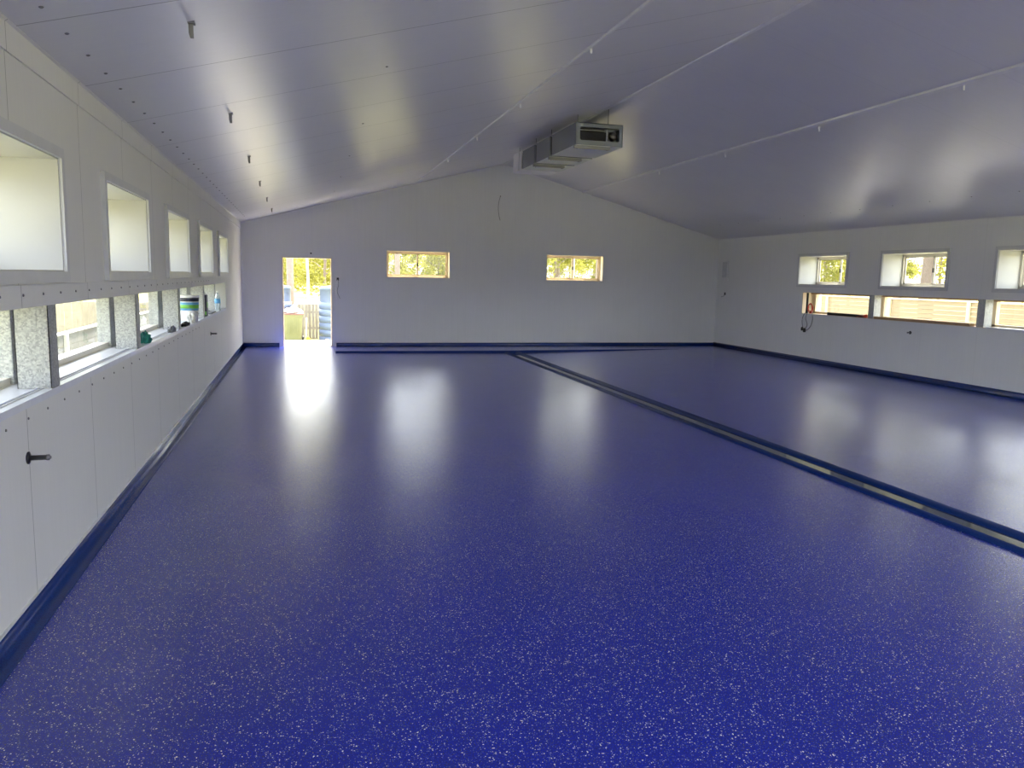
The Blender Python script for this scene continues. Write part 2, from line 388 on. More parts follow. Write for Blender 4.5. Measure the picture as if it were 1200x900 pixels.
# cornices
q = MB(); q.prism([(-.001, 2.65), (.010, 2.65), (.010, HE-.004), (.022, ceil_z(.022)-.003), (.022, ceil_z(.022)+.01), (-.001, HE)], 1, YB, D); trim(q, 'wall_l', 'grey angle flashing where the left wall meets the ceiling')
q = MB(); q.prism([(W+.001, 2.70), (W-.010, 2.70), (W-.010, HE-.004), (W-.02, ceil_z(W-.02)-.003), (W-.02, ceil_z(W-.02)+.01), (W+.001, HE)], 1, YB, D); trim(q, 'wall_r', 'pale angle flashing where the right wall meets the ceiling')
q = MB(); t = .035
for a, b in (((0, HE), (XR, HR)), ((XR, HR), (W, HE))):
    q.prism([(a[0], a[1]), (b[0], b[1]), (b[0], b[1]-t), (a[0], a[1]-t)], 1, D-.014, D+.001)
trim(q, 'trimw', 'white angle strip following the gable where the end wall meets the ceiling')
q = MB(); q.box(-.002, .03, D-.03, D+.002, .1, HE-.04); trim(q, 'trimw', 'white vertical corner strip at the far left corner')
# cove skirting (profile: upstand, cove, feather onto floor)
def cove(H=.1, R=.04, F=.07):
    pr = [(0, H), (.006, H), (.006, R+.004)]
    pr += [(.006+R-R*math.cos(a), .004+R-R*math.sin(a)) for a in [PI/2*k/6 for k in range(1, 7)]]
    pr += [(F, .0025), (F+.01, 0), (0, 0)]; return pr
q = MB(); q.prism(cove(), 1, YB, D, 0, True); struct(q.build('baseboard_left', 'epoxy'), 'glossy blue coved skirting along the left wall', 'skirting')
q = MB(); q.prism([(W-a, b) for a, b in cove()], 1, YB, D, 0, True); struct(q.build('baseboard_right', 'epoxy'), 'blue coved skirting along the right wall', 'skirting')
q = MB(); q.prism([(D-a, b) for a, b in cove(.085, .03, .05)], 0, 0, .79, 0, True); q.prism([(D-a, b) for a, b in cove(.085, .03, .05)], 0, 2.07, W, 0, True)
struct(q.build('baseboard_back', 'epoxy'), 'dark blue coved skirting along the far end wall', 'skirting')
q = MB(); q.box(0, .014, YB, D, .1, .106); q.build('capping', 'trimw', bpy.data.objects['baseboard_left'])
# band above and flashing below the ledge opening, left
q = MB(); q.box(-.001, .009, YB, 15.0, 1.492, 1.60)
trim(q, 'wall_l', 'screwed flashing band between upper windows and ledge opening, left wall')
q = MB()
q.box(-.245, .004, LEFT_STRIP[0], LEFT_STRIP[1]-.01, SZ0-.002, SZ0+.012); q.box(-.001, .004, LEFT_STRIP[0], LEFT_STRIP[1]-.01, 1.016, SZ0-.002)
q.box(-.075, -.068, LEFT_STRIP[0], LEFT_STRIP[1]-.01, SZ0+.012, SZ0+.019); q.box(-.05, -.045, LEFT_STRIP[0], LEFT_STRIP[1]-.01, SZ0+.012, SZ0+.017)
trim(q, 'sill', 'pale blue white ledge running under the left wall opening')
q = MB(); q.box(W-.006, W+.25, RIGHT_STRIP[0], 10.3, SZ0-.002, SZ0+.014); trim(q, 'sill', 'white ledge flashing under the right wall opening')
q = MB(); q.box(W+.0, W+.25, 10.3, RIGHT_STRIP[1]-.01, SZ0-.002, SZ0+.006); trim(q, 'cream', 'cream ledge under the far bays of the right wall opening')
q = MB(); q.box(W-.002, W+TH-.05, 15.155, 15.171, SZ0, SZ1); q.box(W+.30, W+.36, 15.10, 15.16, SZ0, SZ1); trim(q, 'cream', 'cream end lining of the right wall opening')
q = MB(); q.box(W+.19, W+.225, RIGHT_STRIP[0], 15.14, 1.462, SZ1); trim(q, 'timber', 'dark strip standing in for shade under the head of the right wall opening')  # shade below the opening head, modelled as a dark brown strip
q = MB(); q.box(-TH+.05, .001, 14.825, 14.841, SZ0, SZ1); trim(q, 'reveal', 'white end lining of the left wall opening')

# screws along the left wall band and under the ledge (parts of the left wall)
sc = MB(); sc.lathe([(.0, .006), (.005, .005), (.0065, .003), (.007, 0)], n=8, axis=0); scm = None
spots = [(y, 1.553, .009) for y in [3.3+.304*k for k in range(30)]]+[(y+.1, .965, 0) for y in [3.5+.304*k for k in range(25)]]
for y, z, x in spots:
    if scm is None: o = sc.build('screw', 'steel', wall_left); scm = o
    else: o = scm.copy(); COL.objects.link(o)
    o.location = (x, y, z)
# ceiling fixings (parts of the ceiling): screw heads along the eaves
def ceil_pt(x, y, dz=0): return (x, y, ceil_z(x)+dz)
cf = MB(); cf.lathe([(.012, 0), (.012, -.003), (.005, -.008), (.0, -.008)], n=8); cfo = None
for k in range(40):
    for x, y in ((.18, 3.3+.405*k), (1.95, 4.05+1.225*k), (W-.9, 5+.82*k)):
        if y > 17.5: continue
        if cfo is None: o = cf.build('screw', 'steel', ceiling); cfo = o
        elif (k % 2 and x == 1.95): continue
        else: o = cfo.copy(); COL.objects.link(o)
        o.location = ceil_pt(x, y, .001)

# ------------------------------------------------------------------ upper windows
def upper_window(i, side, y0, y1, label):
    """side -1 left wall, 1 right wall"""
    X = 0 if side < 0 else W
    def bx(mb, d0, d1, ya, yb, za, zb, mi=0, bev=0):    # d measured outward from the room face
        a, b = X+side*d0, X+side*d1; mb.box(min(a, b), max(a, b), ya, yb, za, zb, mi, bev)
    yc = (y0+y1)/2
    r = empty('window_%d' % i, (X, yc, WZ0), label=label, cat='window', kind='structure')
    r['_'] = 1; del r['_']
    loc = (X, yc, WZ0); P = {}
    a = MB(); w = .055; tk = .03
    for q in ((y0-w, y0, WZ0-w, WZ1+w), (y1, y1+w, WZ0-w, WZ1+w), (y0, y1, WZ0-w, WZ0), (y0, y1, WZ1, WZ1+w)): bx(a, -tk, .0, *q)
    a.build('architrave', 'trim', r, loc)
    l = MB(); t = .008
    for q in ((y0, y0+t, WZ0, WZ1), (y1-t, y1, WZ0, WZ1), (y0, y1, WZ0, WZ0+t), (y0, y1, WZ1-t, WZ1)): bx(l, -.012, TH-.01, *q)
    l.build('reveal_lining', 'reveal', r, loc)
    f = MB(); f0, f1 = .42, .475; s = .035
    A, B, C_, E_ = y0+t, y1-t, WZ0+t, WZ1-t
    for q in ((A, A+s, C_, E_), (B-s, B, C_, E_), (A, B, C_, C_+s), (A, B, E_-s, E_)): bx(f, f0, f1, *q)
    f.build('frame', 'alu', r, loc)
    for k, (p0, p1, dd) in enumerate(((A+s, yc+.02, .445), (yc-.02, B-s, .46))):
        sh = MB(); sw = .028
        for q in ((p0, p0+sw, C_+s, E_-s), (p1-sw, p1, C_+s, E_-s), (p0, p1, C_+s, C_+s+sw), (p0, p1, E_-s-sw, E_-s)): bx(sh, dd-.007, dd+.007, *q)
        so = sh.build('sash', 'alu', r, loc)
        g = MB(); bx(g, dd-.002, dd+.002, p0+sw-.004, p1-sw+.004, C_+s+sw-.004, E_-s-sw+.004); g.build('pane', 'glass' if side < 0 else 'clearglass', so, loc)
    h = MB(); bx(h, f0+.0, f0+.022, yc-.012, yc+.012, (WZ0+WZ1)/2-.04, (WZ0+WZ1)/2+.04); h.build('latch', 'black', r, loc)
    return r
wi = 0
ordn = ['nearest', 'second', 'third', 'fourth', 'fifth', 'sixth', 'seventh', 'eighth']
vis = [w for w in LW if w[1] > 3.9]
for y0, y1 in LW:
    wi += 1
    if (y0, y1) in vis: lab = 'upper square deep-set window, %s along the left wall' % ('cut by the picture edge, nearest' if vis.index((y0, y1)) == 0 else ordn[vis.index((y0, y1))])
    else: lab = 'upper window of the left wall behind the camera, number %s' % ordn[wi-1]
    upper_window(wi, -1, y0, y1, lab)
for k, (y0, y1) in enumerate(RWIN):
    wi += 1
    lab = ('upper deep-set sliding window on the right wall, %s from the far corner' % ['first', 'second', 'third'][k]) if k < 3 else 'upper sliding window of the right wall outside the view, %s from the far corner' % ordn[k]
    upper_window(wi, 1, y0, y1, lab)
# end wall windows
for k, (x0, x1, z0, z1) in enumerate(BW):
    wi += 1
    xc = (x0+x1)/2; loc = (xc, D, z0)
    r = empty('window_%d' % wi, loc, label=('sliding window high in the end wall, nearer the doorway' if k == 0 else 'sliding window high in the end wall, right of the ridge'), cat='window', kind='structure')
    l = MB(); t = .008
    for q in ((x0, x0+t, z0, z1), (x1-t, x1, z0, z1), (x0, x1, z0, z0+t), (x0, x1, z1-t, z1)): l.box(q[0], q[1], D-.006, D+.29, q[2], q[3])
    l.build('reveal_lining', 'timberp', r, loc)
    f = MB(); s = .035; A, B, C_, E_ = x0+t, x1-t, z0+t, z1-t; yf = D+.17
    for q in ((A, A+s, C_, E_), (B-s, B, C_, E_), (A, B, C_, C_+s), (A, B, E_-s, E_)): f.box(q[0], q[1], yf, yf+.06, q[2], q[3])
    f.build('frame', 'cream', r, loc)
    for p0, p1, dd in ((A+s, xc+.02, yf+.02), (xc-.02, B-s, yf+.04)):
        sh = MB(); sw = .026
        for q in ((p0, p0+sw, C_+s, E_-s), (p1-sw, p1, C_+s, E_-s), (p0, p1, C_+s, C_+s+sw), (p0, p1, E_-s-sw, E_-s)): sh.box(q[0], q[1], dd-.007, dd+.007, q[2], q[3])
        so = sh.build('sash', 'cream', r, loc)
        g = MB(); g.box(p0+sw-.004, p1-sw+.004, dd-.002, dd+.002, C_+s+sw-.004, E_-s-sw+.004); g.build('pane', 'clearglass', so, loc)
    h = MB(); h.box(xc-.014, xc+.014, yf-.01, yf+.012, (z0+z1)/2-.04, (z0+z1)/2+.04); h.build('latch', 'black', r, loc)

# ------------------------------------------------------------------ ledge windows + posts
LP = [4.62+2.3*k for k in range(0, 5)]
RP = [12.92-2.56*k for k in range(0, 4)]
def ledge_window(i, side, ya, yb, label, mat):
    X = 0 if side < 0 else W
    loc = (X+side*.29, (ya+yb)/2, SZ0)
    def bx(mb, d0, d1, *q):
        a, b = X+side*d0, X+side*d1; mb.box(min(a, b), max(a, b), *q)
    r = empty('window_%d' % i, loc, label=label, cat='window', kind='structure')
    f = MB(); s = .05
    bx(f, .255, .33, ya, yb, SZ0, SZ0+s); bx(f, .255, .33, ya, yb, SZ1-.03, SZ1); bx(f, .255, .33, ya, ya+.045, SZ0, SZ1); bx(f, .255, .33, yb-.045, yb, SZ0, SZ1)
    bx(f, .24, .255, ya, yb, SZ0, SZ0+.014)
    f.build('frame', mat, r, loc)
    g = MB(); bx(g, .296, .300, ya+.04, yb-.04, SZ0+s-.004, SZ1-.026); g.build('pane', 'clearglass', r, loc)
def post(side, yp, label, group=None):
    X = (0 if yp < 13 else -.08) if side < 0 else W
    loc = (X, yp, SZ0)
    q = MB(); fw_ = .145; dp = .165; t = .004
    def bx(d0, d1, *r):
        a, b = X+side*d0, X+side*d1; q.box(min(a, b), max(a, b), *r)
    z0, z1 = SZ0+(.013 if side < 0 or yp < 10.3 else .007), SZ1
    bx(.004, dp, yp, yp+t, z0, z1); bx(.004, .004+t, yp, yp+fw_, z0, z1); bx(dp-t, dp, yp-.0, yp+fw_, z0, z1)
    bx(.004, .03, yp+fw_-t, yp+fw_, z0, z1); bx(dp-.03, dp, yp+fw_-t, yp+fw_, z0, z1)
    # slotted holes' pressed ring near the top of the web
    bx(.06, .10, yp-.003, yp, z1-.12, z1-.05)
    o = q.build('steel_post', 'galv', None, loc); tag(o, label, 'post', group)
lv = [p for p in LP if p > 4]
for p in LP:
    if p in lv: lab = 'galvanised steel post in the left ledge opening, %s from the camera' % ordn[lv.index(p)]
    else: continue
    post(-1, p, lab)
for k, p in enumerate(RP[:2]): post(1, p, 'galvanised steel post in the right ledge opening, %s from the far corner' % ordn[k].replace('nearest', 'first'))
edges = [LEFT_STRIP[0]]+[p+.4 for p in LP if p+.4 < 14.5]+[14.82]
for k, (a, b) in enumerate(zip(edges[:-1], edges[1:])):
    wi += 1; ledge_window(wi, -1, a+.0, b-.0, 'low ledge window in the left wall, %s bay from the camera' % ordn[min(k, 7)].replace('nearest', 'first'), 'alu')
redges = [15.10]+[p+.07 for p in RP]+[RIGHT_STRIP[0]]
for k, (b, a) in enumerate(zip(redges[:-1], redges[1:])):
    wi += 1; ledge_window(wi, 1, a, b, 'low ledge window in the right wall, %s bay from the far corner' % ordn[min(k, 7)].replace('nearest', 'first'), 'cream')
# silver mullion pillars where two left ledge windows meet
for e_ in edges[1:-1]:
    if e_ < 3: continue
    q = MB(); q.box(-.335, -.235, e_-.22, e_-.004, SZ0, SZ1, bev=.006); q.box(-.335, -.235, e_+.004, e_+.20, SZ0, SZ1, bev=.006)
    loc = (-.29, e_, SZ0); o = q.build('window_mullion', 'galv', None, loc)
    tag(o, 'broad silver mullion between left ledge windows, %s from the camera' % ordn[[x for x in edges[1:-1] if x > 3].index(e_)], 'mullion')

# ------------------------------------------------------------------ doorway
r = empty('door_1', (1.43, D, 0), label='open doorway in the end wall with pale lining, no door leaf', cat='doorway', kind='structure')
loc = (1.43, D, 0); x0, x1, _, z1 = DOOR
q = MB(); t = .018
for b in ((x0, x0+t, 0, z1), (x1-t, x1, 0, z1), (x0, x1, z1-t, z1)): q.box(b[0], b[1], D-.006, D+.30, b[2], b[3])
q.box(x0+t, x0+t+.012, D+.12, D+.16, 0, z1-t); q.box(x1-t-.012, x1-t, D+.12, D+.16, 0, z1-t)
q.build('lining', 'timberp', r, loc)
q = MB(); q.box(x0+t, x1-t, D+.0, D+.32, -.02, .012); q.build('threshold', 'alu', r, loc)

# ------------------------------------------------------------------ ceiling fan-coil row
def bracket(y, x0, x1, z, root, loc):
    q = MB()
    q.box(x0, x1, y-.022, y-.018, z-.045, z); q.box(x0, x1, y+.018, y+.022, z-.045, z); q.box(x0, x1, y-.022, y+.022, z-.003, z)
    q.box(x0, x0+.012, y-.02, y+.02, z-.045, z); q.box(x1-.06, x1-.03, y-.03, y+.03, z-.055, z-.04)
    o = q.build('bracket', 'steel', root, loc)
    for x in (x0+.05, x1-.045):
        b = MB(); b.tube([(x, y, z-.06), (x, y, ceil_z(x)+.005)], .006, 8); b.build('hanger_rod', 'steel', root, loc)
def fcu(y0, y1, x0, x1, z0, z1, label, first=False):
    loc = ((x0+x1)/2, y0, z0); r = empty('ducted_air_conditioner', loc, label=label, cat='air conditioner')
    q = MB()
    if first:
        # front rim with a rounded rectangular mouth
        mx0, mx1, mz0, mz1 = x0+.075, x1-.055, z0+.075, z1-.065
        nn = 6; rad = .03; inner = []
        for cx, cz, a0 in ((mx1-rad, mz1-rad, 0), (mx0+rad, mz1-rad, PI/2), (mx0+rad, mz0+rad, PI), (mx1-rad, mz0+rad, 1.5*PI)):
            for k in range(nn): a = a0+PI/2*k/(nn-1); inner.append((cx+rad*math.cos(a), cz+rad*math.sin(a)))
        outer = []
        for (px, pz), (sx, sz) in zip([inner[i] for i in range(24)], [(1, 1)]*6+[(-1, 1)]*6+[(-1, -1)]*6+[(1, -1)]*6): outer.append((x1 if sx > 0 else x0, z1 if sz > 0 else z0))
        vs = [(a, y0, b) for a, b in outer]+[(a, y0, b) for a, b in inner]+[(a, y0+.16, b) for a, b in inner]
        fs = []
        for i in range(24):
            j = (i+1) % 24; fs.append((i, j, 24+j, 24+i)); fs.append((24+i, 24+j, 48+j, 48+i))
        q.add(vs, fs)
        q.box(x0, x0+.012, y0, y1, z0, z1); q.box(x1-.012, x1, y0, y1, z0, z1); q.box(x0, x1, y0, y1, z1-.012, z1); q.box(x0, x1, y1-.01, y1, z0, z1)
        q.box(x0, x1, y0+.15, y0+.16, z0, z1)
        q.build('casing', 'fcu', r, loc)
        u = MB(); u.box(x0+.003, x1-.003, y0+.005, y1, z0-.004, z0+.01); u.build('base_pan', 'fcub', r, loc)
        c = MB(); xd = mx0+(mx1-mx0)*.68
        for k in range(12): zz = mz0+.01+k*(mz1-mz0-.07)/12; c.box(mx0-.01, xd, y0+.05, y0+.13, zz, zz+.008)
        c.box(mx0-.02, xd, y0+.12, y0+.149, mz0, mz1)
        c.build('coil', 'coil', r, loc)
        f = MB(); f.box(xd, xd+.022, y0+.03, y0+.13, mz0, mz1-.03); f.box(mx0, mx1-.1, y0+.04, y0+.06, mz1-.045, mz1-.035); f.build('divider', 'galv', r, loc)
        fc = ((xd+mx1)/2+.02, y0+.03, (mz0+mz1)/2); g = MB(); g.lathe([(0, 0), (.045, .01), (.075, .05), (.075, .09)], fc, 20, axis=1); g.build('blower', 'steel', r, loc)
    else:
        q.box(x0, x1, y0+.1, y1, z0, z1, bev=.006); q.build('casing', 'fcu', r, loc)
        u = MB(); u.box(x0+.003, x1-.003, y0+.105, y1-.003, z0-.004, z0+.002); u.build('base_pan', 'fcub', r, loc)
        c = MB(); c.box(x0+.03, x1-.03, y0-.04, y0+.1, z0+.03, z1-.02); c.build('duct_collar', 'coil', r, loc)
    # folded flashing resting on the top left edge
    t = MB(); t.prism([(x0-.03, z1-.005), (x0+.16, z1+.028), (x0+.16, z1+.022), (x0-.028, z1-.011)], 1, y0+.02, y1-.05); t.build('top_flange', 'trimw', r, loc)
    bracket(y0+(.03 if first else .12), x0-.01, x0+.60, z0-.005, r, loc)
AX0, AX1, AZ0, AZ1 = 5.50, 6.30, 3.79, 4.135
fcu(12.2, 13.42, AX0, AX1, AZ0, AZ1, 'grey ducted air conditioning unit with open black mouth, nearest under the ridge', True)
fcu(13.46, 14.36, AX0, AX1, AZ0, AZ1, 'grey ducted air conditioning unit, second in the row under the ridge')
fcu(14.40, 15.30, AX0, AX1, AZ0, AZ1, 'grey ducted air conditioning unit, last in the row before the pale end box')
q = MB(); q.box(AX0, AX1, 15.42, 16.0, AZ0, AZ1+.02, bev=.006); loc = (5.9, 15.42, AZ0)
r = empty('duct_box', loc, label='pale square duct box at the far end of the ceiling unit row', cat='duct')
q.build('casing', 'trimw', r, loc); c = MB(); c.box(AX0+.03, AX1-.03, 15.29, 15.42, AZ0+.03, AZ1-.02); c.build('duct_collar', 'coil', r, loc)
c = MB(); c.box(AX0-.004, AX0, 15.55, 15.565, AZ0+.01, AZ1+.01); c.build('seam', 'galv', r, loc)
for (x) in (AX0+.05, AX1-.05):
    b = MB(); b.tube([(x, 15.7, AZ1), (x, 15.7, ceil_z(x)+.005)], .006); b.build('hanger_rod', 'steel', r, loc)

# ------------------------------------------------------------------ ceiling hooks
def hook(x, y, s, mat, label, group):
    loc = ceil_pt(x, y); r = empty('ceiling_hook', loc, label=label, cat='hook', group=group)
    q = MB(); q.box(x-.02*s, x+.02*s, y-.03*s, y+.03*s, loc[2]-.004, loc[2]+.006); q.build('plate', mat, r, loc)
    q = MB(); q.box(x-.012*s, x+.012*s, y-.003, y+.003, loc[2]-.05*s, loc[2]); q.prism([(x-.012*s, loc[2]-.05*s), (x+.012*s, loc[2]-.05*s), (x+.012*s, loc[2]-.075*s), (x-.005*s, loc[2]-.075*s)], 1, y-.003, y+.012*s)
    q.build('tab', mat, r, loc)
for k, y in enumerate((4.67, 7.14, 9.63, 12.12, 14.66, 17.09)): hook(.735, y, 1.0, 'steel', 'dark steel strap hook hanging from the left ceiling slope, %s from the camera' % ordn[k].replace('nearest', 'first'), 'strap hooks of the left slope')
def on_ceiling(px, py):
    d = fw*FPX+r2*(px-600)-u2*(py-450); o = Vector((CX, 0, CZ))
    t = (HE-CZ+S1*CX)/(d.z-S1*d.x); p = o+d*t
    if p.x > XR: t = (HE+S2*(W-CX)-CZ)/(d.z+S2*d.x); p = o+d*t
    return p
for grp, lab, pts in (('hooks beside the left joint strip', 'small white hook beside the left joint strip, %s from the camera', ((693, 55), (610, 121), (559, 160), (525, 186))),
                 ('hooks beside the right joint strip', 'small white hook beside the right joint strip, %s from the camera', ((1130, 99), (960, 149), (850, 180), (773, 201))),
                 ('hooks along the right eave', 'small pale hook on the right slope near the eave, %s from the camera', ((1166, 232), (1030, 247), (933, 258), (860, 266)))):
    for k, q_ in enumerate(pts):
        p = on_ceiling(*q_); hook(p.x, p.y, .8, 'trimw', lab % ordn[k].replace('nearest', 'first'), grp)

# ------------------------------------------------------------------ wall studs and fittings
def stub(x, y, z, side, label, L=.10):
    loc = (x, y, z); r = empty('pipe_stub', loc, label=label, cat='pipe stub')
    q = MB(); q.lathe([(0, 0), (.03, 0), (.03, side*.006), (.014, side*.010), (0, side*.01)], loc, 20, axis=0); q.build('flange', 'black', r, loc)
    q = MB(); q.lathe([(0, 0), (.0125, side*.005), (.0125, side*L*.8), (.0145, side*L*.8), (.0145, side*L*.93), (.008, side*L*.94), (.007, side*L), (0, side*L)], loc, 16, axis=0); q.build('spigot', 'steel', r, loc)
stub(0, 4.17, .78, 1, 'short steel pipe stub with black flange low on the near left wall')
stub(0, 12.25, .785, 1, 'short steel pipe stub on the left wall below the paint bucket', .09)
stub(W, 11.92, .85, -1, 'small dark pipe stub on the right wall below the ledge', .07)
loc = (W, 18.45, 1.37); r = empty('wall_bracket', loc, label='small dark bracket with loose wire tail on the right wall by the far corner', cat='bracket')
q = MB(); q.box(W-.02, W, 18.43, 18.48, 1.35, 1.42, bev=.004); q.build('body', 'black', r, loc)
q = MB(); q.tube(spline([(W-.02, 18.45, 1.36), (W-.03, 18.5, 1.32), (W-.02, 18.62, 1.30)]), .006, 6); q.build('wire', 'gcable', r, loc)
loc = (W, 18.5, 1.75); r = empty('switch_box', loc, label='pale upright electrical box high on the right wall by the far corner', cat='electrical box')
q = MB(); q.box(W-.03, W, 18.35, 18.65, 1.73, 2.24, bev=.006); q.build('housing', 'trimw', r, loc)
q = MB(); q.box(W-.036, W-.03, 18.39, 18.61, 1.80, 2.20, bev=.003); q.build('cover', 'trim', r, loc)
loc = (.06, D, 1.42); q = MB(); q.tube(spline([(.0, D-.012, 1.43), (.05, D-.05, 1.44), (.10, D-.06, 1.41), (.12, D-.055, 1.36)]), .009, 8); o = q.build('conduit_tail', 'cable', None, loc); tag(o, 'short white conduit tail at the far left corner', 'conduit')
# cable by the door
loc = (2.12, D, 1.55); r = empty('cable_outlet', loc, label='black cable outlet with looped white cable right of the doorway', cat='cable outlet')
q = MB(); q.box(2.09, 2.14, D-.02, D, 1.53, 1.60, bev=.005); q.build('outlet', 'black', r, loc)
q = MB(); q.tube(spline([(2.115, D-.02, 1.55), (2.09, D-.06, 1.48), (2.06, D-.05, 1.32), (2.09, D-.04, 1.16), (2.14, D-.03, 1.07)]), .009, 8); q.build('cable', 'cable', r, loc)
q = MB(); q.tube(spline([(2.12, D-.02, 1.55), (2.13, D-.05, 1.44), (2.10, D-.05, 1.28), (2.16, D-.02, 1.12)]), .005, 8); q.build('cable', 'gcable', r, loc)
loc = (5.965, D, 3.62); r = empty('cable_tail', loc, label='thin grey cable drooping from a hole under the gable peak', cat='cable')
q = MB(); q.lathe([(0, 0), (.014, 0), (.012, -.008), (0, -.008)], loc, 12, axis=1); q.build('grommet', 'black', r, loc)
q = MB(); q.tube(spline([(5.965, D-.005, 3.62), (5.93, D-.03, 3.52), (5.91, D-.03, 3.35), (5.93, D-.02, 3.18), (5.965, D-.015, 3.05)]), .006, 8); q.build('cable', 'gcable', r, loc)
loc = (1.52, D, 2.14); q = MB(); q.lathe([(0, 0), (.02, 0), (.016, -.012), (0, -.012)], loc, 12, axis=1); tag(q.build('wall_plug', 'black', None, loc), 'small black plug in the end wall above the doorway', 'plug')

# ------------------------------------------------------------------ things on the left ledge
LZ = SZ0+.0125
# paint bucket
bx_, by_ = -.072, 10.6
loc = (bx_, by_, LZ); r = empty('paint_bucket', loc, label='white paint bucket with green and blue label and dark rim on the left ledge', cat='bucket')
R0, R1, H = .10, .118, .32
q = MB(); q.lathe([(0, 0), (R0, 0), (R1, H), (R1-.006, H), (R0-.006, .012), (0, .012)], loc, 32); q.build('body', 'white', r, loc)
def band(z0, z1, mat, name, off=.0015):
    q = MB(); ra = lambda z: R0+(R1-R0)*z/H+off
    q.lathe([(ra(z0)-.002, z0), (ra(z0), z0), (ra(z1), z1), (ra(z1)-.002, z1)], loc, 32); return q.build(name, mat, r, loc)
band(.145, .245, 'lblue', 'label_band'); band(.17, .215, 'green', 'label_stripe', .003); band(.255, .30, 'navy', 'label_band')
q = MB(); q.lathe([(0, H), (R1+.006, H-.012), (R1+.008, H), (R1+.004, H+.012), (R1-.012, H+.014), (0, H+.008)], loc, 32); q.build('lid', 'white', r, loc)
q = MB(); q.tube([(bx_+(R1+.006)*math.cos(a), by_+(R1+.006)*math.sin(a)*1., LZ+.20-.10*math.sin(PI*k/14)) for k, a in enumerate([-PI/2+PI*i/14 for i in range(15)])], .0025, 6); q.build('handle', 'steel', r, loc)
# plastic bag slumped in front of the bucket
def blob(name, c, s, mat, label, cat, seed=1, n=4, amp=.6):
    rnd = random.Random(seed); bm = bmesh.new(); bmesh.ops.create_icosphere(bm, subdivisions=n, radius=1)
    ks = [(Vector((rnd.gauss(0, 1), rnd.gauss(0, 1), rnd.gauss(0, 1))).normalized()*rnd.uniform(3, 9), rnd.uniform(0, 6)) for _ in range(9)]
    for v in bm.verts:
        d = sum(abs(math.sin(k.dot(v.co)+p))-.6 for k, p in ks)/6; v.co *= 1+amp*d*1.6
        v.co = Vector((v.co.x*s[0], v.co.y*s[1], max(-.0, v.co.z+.35)*s[2])); 
    for f in bm.faces: f.smooth = True
    me = bpy.data.meshes.new(name); bm.to_mesh(me); bm.free(); o = link(name, me, mat); o.location = c; tag(o, label, cat); return o
blob('plastic_bag', (-.01, 10.3, LZ), (.05, .09, .085), 'white', 'crumpled white plastic bag slumped against the paint bucket', 'bag', 3)
blob('glove', (-.045, 7.5, LZ), (.04, .09, .065), 'teal', 'crumpled teal work glove on the left ledge behind the second steel post', 'glove', 5)
blob('rag', (-.03, 8.85, LZ), (.04, .13, .045), 'greyf', 'crumpled grey rag on the ledge at the foot of the third steel post', 'rag', 8, amp=.5)
blob('rag', (-.02, 9.85, LZ), (.035, .22, .03), 'blackf', 'flattened black rag on the ledge in front of the paint bucket', 'rag', 11, amp=.5)
# dark tin with square body
loc = (-.06, 12.0, LZ); r = empty('solvent_tin', loc, label='dark rectangular solvent tin behind the paint bucket on the left ledge', cat='tin')
q = MB(); q.box(-.115, -.005, 11.9, 12.08, LZ, LZ+.30, bev=.008); q.build('body', 'navy', r, loc)
q = MB(); q.box(-.11, -.01, 11.897, 11.91, LZ+.02, LZ+.07, bev=.001); q.box(-.006, -.003, 11.93, 12.05, LZ+.12, LZ+.2); q.build('label_panel', 'green', r, loc)
q = MB(); q.lathe([(0, .30), (.022, .30), (.022, .325), (0, .325)], (-.04, 12.02, LZ), 16); q.build('cap', 'white', r, loc)
q = MB(); q.tube(spline([(-.08, 11.93, LZ+.298), (-.08, 11.95, LZ+.33), (-.08, 12.03, LZ+.33), (-.08, 12.05, LZ+.298)]), .006, 6); q.build('handle', 'black', r, loc)
# water bottle
def clearmat():
    m, t, b = newmat('clear bottle plastic'); b.inputs['Base Color'].default_value = (.75, .86, .9, 1); b.inputs['Roughness'].default_value = .08
    b.inputs['Transmission Weight'].default_value = .85; b.inputs['IOR'].default_value = 1.2; return m
M['clear'] = clearmat()
loc = (-.03, 13.70, LZ); r = empty('water_bottle', loc, label='clear plastic water bottle with blue label at the far end of the left ledge', cat='bottle')
q = MB(); q.lathe([(0, 0), (.042, 0), (.045, .01), (.043, .06), (.046, .08), (.045, .19), (.035, .235), (.016, .27), (.014, .30), (0, .30)], loc, 24); q.build('body', 'clear', r, loc)
q = MB(); q.lathe([(.044, .12), (.0465, .12), (.0465, .19), (.044, .19)], loc, 24); q.build('label_band', 'lblue', r, loc)
q = MB(); q.lathe([(0, .295), (.017, .295), (.017, .32), (0, .32)], loc, 16); q.build('cap', 'white', r, loc)
# flat tray and scraper near the bottle
loc = (-.08, 12.9, LZ); q = MB(); q.box(-.14, -.01, 12.55, 13.25, LZ, LZ+.018, bev=.004); q.box(-.13, -.10, 12.6, 13.2, LZ+.018, LZ+.03)
tag(q.build('sanding_board', 'greyf', None, loc), 'flat grey sanding board lying on the ledge before the water bottle', 'tool')

